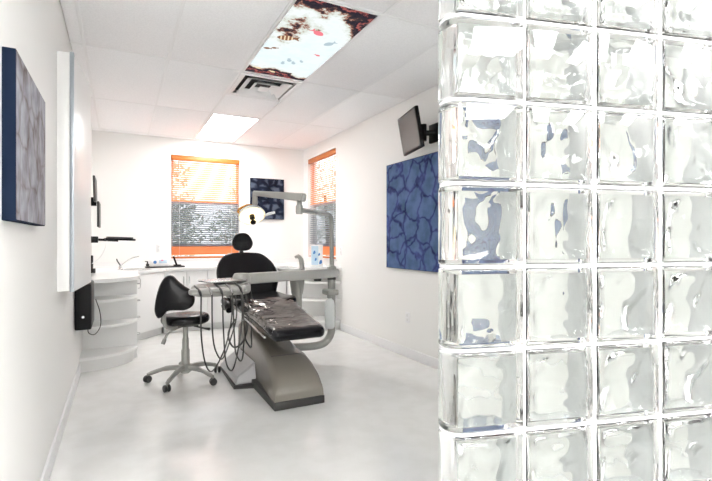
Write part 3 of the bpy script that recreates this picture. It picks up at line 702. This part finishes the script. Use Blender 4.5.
# left arm rest
one('arm_rest', M['vinyl'], lambda b: tube(b, smooth_path([(0.885, 4.22, .60), (0.885, 4.30, .645), (0.895, 4.46, .655), (0.91, 4.60, .64)], 6), [0.03]*3+[0.036]*13+[0.03]*3, 12), ch, True)
one('arm_rest_bracket', M['enamel'], lambda b: tube(b, smooth_path([(0.88, 4.5, .62), (0.90, 4.5, .58), (0.99, 4.48, .575)], 5), 0.016, 8), ch, True)

# ------------------------------------------------------------------ cuspidor
t = thing('cuspidor', 'white spittoon bowl with curved spout on a grey post beside the chair', 'spittoon', (1.63, 4.5, 0.30))
one('post', M['enamel'], lambda b: lathe(b, [(0.0, .30), (.045, .30), (.05, .33), (.05, .66), (.062, .70), (.075, .80), (.078, .868), (0, .87)], (1.64, 4.5, 0), 20), t, True)
one('bracket', M['enamel'], lambda b: tube(b, [(1.64, 4.5, .36), (1.30, 4.45, .36)], 0.035, 10), t, True)
one('bowl', M['porcelain'], lambda b: lathe(b, [(0.0, .868), (.05, .868), (.095, .90), (.12, .93), (.128, .945), (.12, .945), (.085, .91), (.04, .886), (0, .884)], (1.58, 4.56, 0), 28), t, True)
one('spout', M['taupe_light'], lambda b: tube(b, smooth_path([(1.69, 4.5, .86), (1.695, 4.5, .96), (1.685, 4.51, 1.04), (1.66, 4.53, 1.075), (1.635, 4.545, 1.06)], 6), [0.03]*7+[0.026]*6+[0.022]*6+[0.016]*6, 10), t, True)

# ------------------------------------------------------------------ delivery unit: post, beam, tray, hoses
PX, PY = 1.90, 4.20
du = thing('delivery_unit', 'grey instrument delivery arm with tray and hanging hoses over the chair', 'dental unit', (PX, PY, 0))
post = smooth_path([(1.34, 4.30, .19), (1.55, 4.27, .185), (1.72, 4.23, .185), (1.83, 4.21, .215), (1.89, 4.20, .30), (PX, PY, .42)], 6) + [Vector((PX, PY, z)) for z in (.55, .7, .88)]
one('support_post', M['enamel'], lambda b: tube(b, post, 0.038, 14), du, True)
bdir = Vector((0.93-PX, 3.90-PY, 0)); bl_ = bdir.length; ba = math.atan2(bdir.y, bdir.x)
one('beam', M['taupe_light'], lambda b: box(b, (-0.06, -0.05, -0.045), (bl_, 0.05, 0.045), 0.016, 3, mtx=T(PX, PY, 0.912, rz=ba)), du, True)
one('beam_cap', M['enamel'], lambda b: lathe(b, [(0, .955), (.046, .955), (.046, .972), (.03, .985), (0, .985)], (PX, PY, 0), 20), du, True)
one('pivot', M['dgrey'], lambda b: lathe(b, [(0, .845), (.044, .845), (.044, .87), (0, .87)], (PX, PY, 0), 18), du, True)
tm = T(0.70, 3.80, 0.0, rz=ba-PI)
one('tray_body', M['taupe_light'], lambda b: pad(b, closed_curve([(-.16, -.13), (.10, -.15), (.25, -.10), (.27, .06), (.16, .15), (-.10, .14), (-.20, .04)], 5), 0.085, 0.03, tm @ Matrix.Translation((0, 0, .80))), du, True)
one('tray_knuckle', M['taupe_light'], lambda b: lathe(b, [(0, .80), (.06, .80), (.075, .83), (.075, .93), (.06, .96), (0, .962)], (0.92, 3.895, 0), 20), du, True)
ib = one('instrument_tray', M['steel'], lambda b: pad(b, rrect(.34, .24, .03), 0.014, 0.005, tm @ Matrix.Translation((0.06, 0.02, .905))), du, True)
one('tray_mount', M['dgrey'], lambda b: lathe(b, [(0, .88), (.05, .88), (.05, .906), (0, .906)], (0.72, 3.80, 0), 14), du, True)
hp = one('handpiece_holder', M['taupe_light'], lambda b: pad(b, closed_curve([(-.30, -.19), (-.05, -.20), (.14, -.18), (.16, -.10), (-.15, -.06), (-.26, -.08)], 4), 0.04, 0.015, tm @ Matrix.Translation((0, 0, .835))), du, True)
for k in range(5):
    u = -0.24+k*0.085
    a = tm @ Vector((u, -.10, .895)); b_ = tm @ Vector((u-0.01, -.20, .868)); c_ = tm @ Vector((u-0.015, -.245, .83))
    one('handpiece', M['steel'] if k % 2 else M['dgrey'], lambda q: tube(q, smooth_path([a, b_, c_], 4), [.006, .007, .008, .009, .009, .010, .010, .009, .007], 8), du, True)
    lowz = [0.22, 0.30, 0.20, 0.26, 0.36][k]
    e_ = Vector((0.83+0.045*k, 3.93+0.02*(k % 2), .80))
    m1 = Vector((c_.x+0.02*k*0.2, c_.y, 0.55)); mb = (c_+e_)/2 + Vector((0.015*(k-2), -0.02, 0)); mb.z = lowz
    m0 = c_.lerp(mb, 0.35); m0.z = lowz+0.09; m3 = mb.lerp(e_, 0.72); m3.z = lowz+0.14
    one('hose', M['hose'], lambda q: tube(q, smooth_path([c_, m1, m0, mb, m3, e_+Vector((0.015, 0, -.2)), e_], 8), 0.006, 7), du, True)
one('saliva_hose', M['hose'], lambda q: tube(q, smooth_path([(0.94, 3.86, .82), (0.97, 3.84, .62), (0.93, 3.86, .40), (0.86, 3.93, .33), (0.84, 4.05, .42), (0.93, 4.2, .52)], 8), 0.008, 7), du, True)
# bottle on the post
bt_ = thing('water_bottle', 'translucent white water bottle clipped to the grey post', 'bottle', (1.845, 4.12, 0.36))
one('bottle_body', M['cream_plastic'], lambda b: lathe(b, [(0, .375), (.038, .375), (.05, .395), (.05, .60), (.042, .645), (.022, .665), (.022, .675), (0, .675)], (1.835, 4.10, 0), 22), bt_, True)
one('cap', M['enamel'], lambda b: lathe(b, [(0, .675), (.028, .675), (.028, .70), (0, .70)], (1.835, 4.10, 0), 18), bt_, True)
one('clamp', M['enamel'], lambda b: box(b, (1.80, 4.06, .70), (1.915, 4.22, .755), 0.012), bt_, True)

# ------------------------------------------------------------------ operatory light
lt = thing('operatory_light', 'grey swing arm dental lamp with glowing amber head over the chair', 'lamp', (PX, PY, 0.98))
J1 = Vector((1.35, 3.65, 1.50))
tp = [Vector((PX, PY, z)) for z in (.985, 1.1, 1.25, 1.36)] + smooth_path([(PX, PY, 1.42), (PX-0.015, PY-0.015, 1.465), (PX-0.06, PY-0.06, 1.495), (PX-0.13, PY-0.13, 1.50)], 5) + [Vector((1.6, 3.9, 1.50)), J1]
one('curved_tube', M['enamel'], lambda b: tube(b, tp, 0.022, 12), lt, True)
one('elbow', M['enamel'], lambda b: lathe(b, [(0, 1.465), (.026, 1.465), (.03, 1.48), (.03, 1.53), (.022, 1.545), (.022, 1.60), (0, 1.60)], (J1.x, J1.y, 0), 18), lt, True)
J2 = Vector((1.10, 4.14, 1.675)); sa = Vector((J1.x+0.012, J1.y-0.02, 1.605)); dv = J2-sa; ln = dv.length
az = math.atan2(dv.y, dv.x); el_ = math.asin(dv.z/ln)
am = Matrix.Translation(sa) @ Matrix.Rotation(az, 4, 'Z') @ Matrix.Rotation(-el_, 4, 'Y')
bm = new(); box(bm, (-0.035, -0.03, -0.036), (ln+0.02, 0.03, 0.036), 0)
for v in bm.verts:
    if v.co.x > 0.1: v.co.z *= 0.62; v.co.y *= 0.7
bmesh.ops.bevel(bm, geom=list(bm.edges), offset=0.010, segments=3, affect='EDGES')
for v in bm.verts: v.co = am @ v.co
obj('spring_arm', bm, M['taupe_light'], lt, True)
one('drop_link', M['taupe_light'], lambda b: tube(b, [(J2.x, J2.y, J2.z+0.01), (J2.x, J2.y, J2.z-0.09), (J2.x-0.005, J2.y, J2.z-0.15)], [.022, .026, .02], 12), lt, True)
# head: shallow dish facing down and away towards the patient
hc = Vector((J2.x-0.03, J2.y, 1.475)); hmx = Matrix.Translation(hc) @ Matrix.Rotation(math.radians(-38), 4, 'X')
one('yoke', M['amber'], lambda b: tube(b, smooth_path([hmx @ Vector((-.125, 0, -.01)), hmx @ Vector((-.10, 0, .07)), hmx @ Vector((0, 0.02, .135)), hmx @ Vector((.10, 0, .07)), hmx @ Vector((.125, 0, -.01))], 6), 0.013, 8), lt, True)
rf = one('reflector', M['white_plastic'], lambda b: lathe(b, [(.0, .055), (.05, .052), (.09, .035), (.118, .005), (.124, -.015), (.118, -.015), (.112, .0), (.085, .027), (.05, .042), (0, .045)], n=28, mtx=hmx), lt, True)
one('glow_ring', M['warm'], lambda b: lathe(b, [(.06, -.004), (.108, -.010), (.108, -.014), (.06, -.008)], n=28, mtx=hmx), rf, True)
one('front_lens', M['white_plastic'], lambda b: lathe(b, [(0, .060), (.04, .062), (.085, .043), (.10, .033), (.04, .0645), (0, .067)], n=24, mtx=hmx), rf, True)
for s in (-1, 1):
    one('handle', M['white_plastic'], lambda b: tube(b, [hmx @ Vector((s*.12, 0, -.005)), hmx @ Vector((s*.155, -.02, .0)), hmx @ Vector((s*.205, -.05, -.005))], [.010, .014, .012], 10), lt, True)
one('bulb_housing', M['black'], lambda b: lathe(b, [(0, -.10), (.022, -.10), (.028, -.085), (.012, -.075), (.012, -.055), (.025, -.045), (.025, -.01), (0, -.005)], n=16, mtx=hmx), lt, True)
one('heat_shield', M['black'], lambda b: lathe(b, [(0, .07), (.026, .066), (.026, .095), (0, .10)], n=16, mtx=hmx), lt, True)

# ------------------------------------------------------------------ operator stool
SX, SY = 0.515, 4.28
st = thing('operator_stool', 'black cushioned operator stool on a grey five-caster base', 'stool', (SX, SY, 0))
one('seat', M['vinyl'], lambda b: pad(b, [(0.205*math.cos(2*PI*k/36), 0.19*math.sin(2*PI*k/36)) for k in range(36)], 0.085, 0.04, T(SX, SY, 0.505), None, 0.008), st, True)
one('seat_plate', M['dgrey'], lambda b: box(b, (SX-0.10, SY-0.08, 0.485), (SX+0.10, SY+0.08, 0.507), 0.006), st, True)
one('column', M['enamel'], lambda b: lathe(b, [(0, .10), (.036, .10), (.036, .27), (.029, .28), (.029, .37), (.022, .38), (.022, .49), (0, .49)], (SX, SY, 0), 18), st, True)
one('hub', M['enamel'], lambda b: lathe(b, [(0, .065), (.03, .065), (.055, .085), (.055, .125), (.038, .15), (0, .15)], (SX, SY, 0), 20), st, True)
for k in range(5):
    a = math.radians(164+72*k); dx, dy = math.cos(a), math.sin(a)
    lg = one('leg', M['enamel'], lambda b: tube(b, smooth_path([(SX+dx*.03, SY+dy*.03, .118), (SX+dx*.16, SY+dy*.16, .115), (SX+dx*.27, SY+dy*.27, .085), (SX+dx*.31, SY+dy*.31, .07)], 4), [.022]*5+[.018]*5+[.015]*3, 10), st, True)
    cm = T(SX+dx*.315, SY+dy*.315, 0.03, rz=a+0.9)
    for s in (-1, 1):
        one('caster', M['dgrey'], lambda b: lathe(b, [(0, -.011), (.024, -.011), (.03, -.006), (.03, .006), (.024, .011), (0, .011)], n=18, mtx=cm @ Matrix.Translation((0, s*.016, 0)) @ Matrix.Rotation(PI/2, 4, 'X')), lg, True)
    one('caster_fork', M['enamel'], lambda b: tube(b, [cm @ Vector((0, 0, 0)), cm @ Vector((0, 0, .05))], 0.007, 8), lg, True)
# backrest on near-left side
nrm = math.atan2(0.95, 0.25); bc = (0.405, 4.085)
sbm = Matrix.Translation((bc[0], bc[1], 0.62)) @ Matrix.Rotation(nrm-PI/2, 4, 'Z') @ Matrix.Rotation(PI/2, 4, 'X')
so = closed_curve([(-.125, -.02), (-.15, .04), (-.14, .14), (-.11, .25), (-.065, .32), (-.01, .33), (.035, .285), (.085, .24), (.14, .20), (.165, .14), (.15, .075), (.09, .04), (.02, .04), (-.05, .035), (-.09, -.01)], 4)
one('backrest', M['vinyl'], lambda b: pad(b, so, 0.085, 0.040, sbm, lambda q: Vector((q.x, q.y, q.z-0.5*q.x*q.x)), 0.012), st, True)
one('back_strut', M['enamel'], lambda b: tube(b, smooth_path([(0.335, 4.12, .72), (0.325, 4.10, .62), (0.335, 4.12, .53), (0.39, 4.18, .492), (0.47, 4.24, .492)], 6), 0.017, 10), st, True)
one('height_lever', M['enamel'], lambda b: tube(b, smooth_path([(0.47, 4.24, .485), (0.37, 4.16, .46), (0.335, 4.12, .42), (0.315, 4.11, .375)], 5), [.008]*6+[.010]*5+[.016]*5, 10), st, True)
one('tilt_lever', M['dgrey'], lambda b: tube(b, [(0.56, 4.26, .488), (0.66, 4.18, .465), (0.70, 4.15, .46)], [.007, .008, .014], 8), st, True)

# ------------------------------------------------------------------ things on the worktop
t = thing('faucet', 'slim bent faucet standing on the worktop in the corner', 'faucet', (0.0, 6.45, CZ))
one('base', M['steel'], lambda b: lathe(b, [(0, CZ), (.03, CZ), (.03, CZ+.015), (.016, CZ+.03), (.014, CZ+.06), (0, CZ+.065)], (0.0, 6.45, 0), 16), t, True)
one('spout', M['steel'], lambda b: tube(b, smooth_path([(0, 6.45, CZ+.05), (0.06, 6.43, CZ+.10), (0.14, 6.40, CZ+.15), (0.21, 6.38, CZ+.17)], 5), 0.007, 8), t, True)
one('lever', M['dgrey'], lambda b: tube(b, [(0, 6.45, CZ+.06), (-0.03, 6.46, CZ+.11), (-0.04, 6.46, CZ+.14)], 0.008, 8), t, True)
t = thing('sink', 'low oval steel sink rim set in the worktop by the bent faucet', 'sink', (0.2, 6.42, CZ))
one('rim', M['steel'], lambda b: lathe(b, [(.13, CZ+.001), (.16, CZ+.001), (.16, CZ+.008), (.145, CZ+.012), (.13, CZ+.008), (.118, CZ+.002)], (0.20, 6.42, 0), 28), t, True)
t = thing('supply_tray', 'flat dark tray on the worktop below the back window', 'tray', (0.55, 6.78, CZ))
one('tray', M['dgrey'], lambda b: box(b, (0.30, 6.70, CZ), (0.80, 6.88, CZ+0.018), 0.006), t, True)
t = thing('tissue_box', 'white box with blue and pink print on the dark tray', 'box', (0.47, 6.8, CZ+.018))
B('carton', M['white_plastic'], (0.36, 6.74, CZ+.018), (0.60, 6.86, CZ+.115), t, bev=0.004)
one('blue_patch', M['blue_print'], lambda b: lathe(b, [(0, 0), (.022, 0), (.022, .002), (0, .002)], n=16, mtx=T(0.42, 6.7405, CZ+.075, rx=PI/2)), t, True)
one('blue_patch', M['blue_box'], lambda b: box(b, (0.47, 6.737, CZ+.06), (0.57, 6.741, CZ+.112), 0.001), t, True)
one('pink_patch', M['pink_print'], lambda b: box(b, (0.495, 6.7355, CZ+.09), (0.525, 6.738, CZ+.108), 0.0005), t, True)
t = thing('instrument_holder', 'small black holder with a slanting rod on the dark tray', 'holder', (0.70, 6.8, CZ+.018))
B('stand', M['black'], (0.66, 6.77, CZ+.018), (0.76, 6.82, CZ+.035), t, bev=0.004); one('rod', M['black'], lambda b: tube(b, [(0.70, 6.795, CZ+.03), (0.66, 6.80, CZ+.15)], [.013, .012], 10), t, True)
t = thing('soap_pump', 'small dark pump bottle at the left end of the dark tray', 'bottle', (0.33, 6.8, CZ+.018))
one('bottle_body', M['dgrey'], lambda b: lathe(b, [(0, CZ+.018), (.02, CZ+.018), (.022, CZ+.05), (.01, CZ+.06), (.008, CZ+.085), (0, CZ+.09)], (0.33, 6.79, 0), 14), t, True)
one('nozzle', M['black'], lambda b: tube(b, [(0.33, 6.79, CZ+.085), (0.30, 6.78, CZ+.085)], 0.006, 8), t, True)
t = thing('basin_faucet', 'white gooseneck faucet on the worktop below the navy print', 'faucet', (1.90, 6.95, CZ))
one('base', M['white_plastic'], lambda b: lathe(b, [(0, CZ), (.035, CZ), (.035, CZ+.02), (.02, CZ+.035), (0, CZ+.036)], (1.92, 6.95, 0), 16), t, True)
one('spout', M['steel'], lambda b: tube(b, smooth_path([(1.92, 6.95, CZ+.03), (1.91, 6.94, CZ+.13), (1.86, 6.90, CZ+.17), (1.80, 6.86, CZ+.15)], 6), 0.011, 8), t, True)
one('lever', M['steel'], lambda b: tube(b, [(1.94, 6.95, CZ+.03), (2.0, 6.93, CZ+.07)], 0.008, 8), t, True)
t = thing('wash_basin', 'round white basin rim set in the worktop under the gooseneck faucet', 'sink', (1.83, 6.78, CZ))
one('rim', M['porcelain'], lambda b: lathe(b, [(.15, CZ+.001), (.185, CZ+.001), (.185, CZ+.01), (.165, CZ+.016), (.15, CZ+.01), (.13, CZ+.002)], (1.83, 6.72, 0), 30), t, True)
t = thing('glove_box', 'pale blue and white upright box on the worktop at the side window', 'box', (2.56, 6.2, CZ))
gm = T(2.53, 6.12, CZ, rz=math.radians(-18))
one('carton', M['white_plastic'], lambda b: box(b, (-.085, -.05, 0), (.085, .05, .31), 0.004, mtx=gm), t, True)
one('blue_panel', M['blue_box'], lambda b: box(b, (-.08, -.0515, .02), (.02, -.0495, .29), 0, mtx=gm), t, True)
for u, z, s in ((.05, .06, .03), (-.04, .20, .025), (.03, .17, .02), (-.02, .10, .022)):
    one('blue_mark', M['blue_print'], lambda b: prism(b, closed_curve([(-s*.6, -s), (s*.7, -s*.5), (s*.5, s), (-s*.3, s*.6)], 4), 0, .0015, gm @ T(u, -.0517, z, rx=PI/2)), t, True, smooth=False)
t = thing('dark_tub', 'small dark tub lying on the top board of the end shelf', 'tub', (2.47, 5.95, .67))
one('tub_body', M['dgrey'], lambda b: lathe(b, [(0, .67), (.05, .67), (.06, .72), (.056, .72), (.046, .676), (0, .676)], (2.46, 5.92, 0), 18), t, True)
one('lid', M['white_plastic'], lambda b: lathe(b, [(0, .72), (.062, .72), (.062, .732), (0, .735)], (2.46, 5.92, 0), 18), t, True)

# ------------------------------------------------------------------ outdoors
lawn = struct(B('ground', M['lawn'], (-12, YB+0.16, -0.45), (16, 24, -0.35)))
struct(B('ground', M['lawn'], (XR+0.16, -6, -0.45), (16, YB+0.15, -0.35)))
def tree(x, y, h, rad, label, nleaf, seed):
    rnd = random.Random(seed)
    t = thing('tree', label, 'tree', (x, y, -0.35), 0, 'trees outside the windows')
    one('trunk', M['bark'], lambda b: tube(b, smooth_path([(x, y, -.36), (x+.05, y, h*.3), (x-.04, y+.05, h*.7)], 5), [.11-.006*k for k in range(11)], 8), t, True)
    bm = new(); blobs = [(Vector((x+rnd.uniform(-1, 1)*rad*.7, y+rnd.uniform(-1, 1)*rad*.5, 0.2+rnd.random()*h)), rad*rnd.uniform(.3, .55)) for _ in range(16)]
    for _ in range(nleaf):
        c, r = rnd.choice(blobs); d = Vector((rnd.gauss(0, 1), rnd.gauss(0, 1), rnd.gauss(0, 1))).normalized()*r*rnd.uniform(.4, 1.0)
        p = c+d; a = Vector((rnd.gauss(0, 1), rnd.gauss(0, 1), rnd.gauss(0, 1))).normalized(); q = a.orthogonal().normalized(); s = rnd.uniform(.04, .08)
        bm.faces.new([bm.verts.new(p+a*s), bm.verts.new(p+q*s*.5), bm.verts.new(p-a*s), bm.verts.new(p-q*s*.5)])
    KEEP[id(bm)] = 1
    f = obj('foliage', bm, M['leaf'], t, True, smooth=False); f['kind'] = 'stuff'
tree(0.6, 10.0, 2.6, 1.1, 'leafy tree outside the back window behind the blind', 3000, 1)
tree(2.9, 10.9, 2.8, 1.25, 'leafy tree outside the back window behind the blind', 3000, 2)
tree(5.6, 10.2, 3.6, 1.3, 'leafy tree outside the side wall window', 2600, 3)
tree(5.8, 13.2, 3.8, 1.5, 'leafy tree far out beyond the side wall window', 2200, 4)
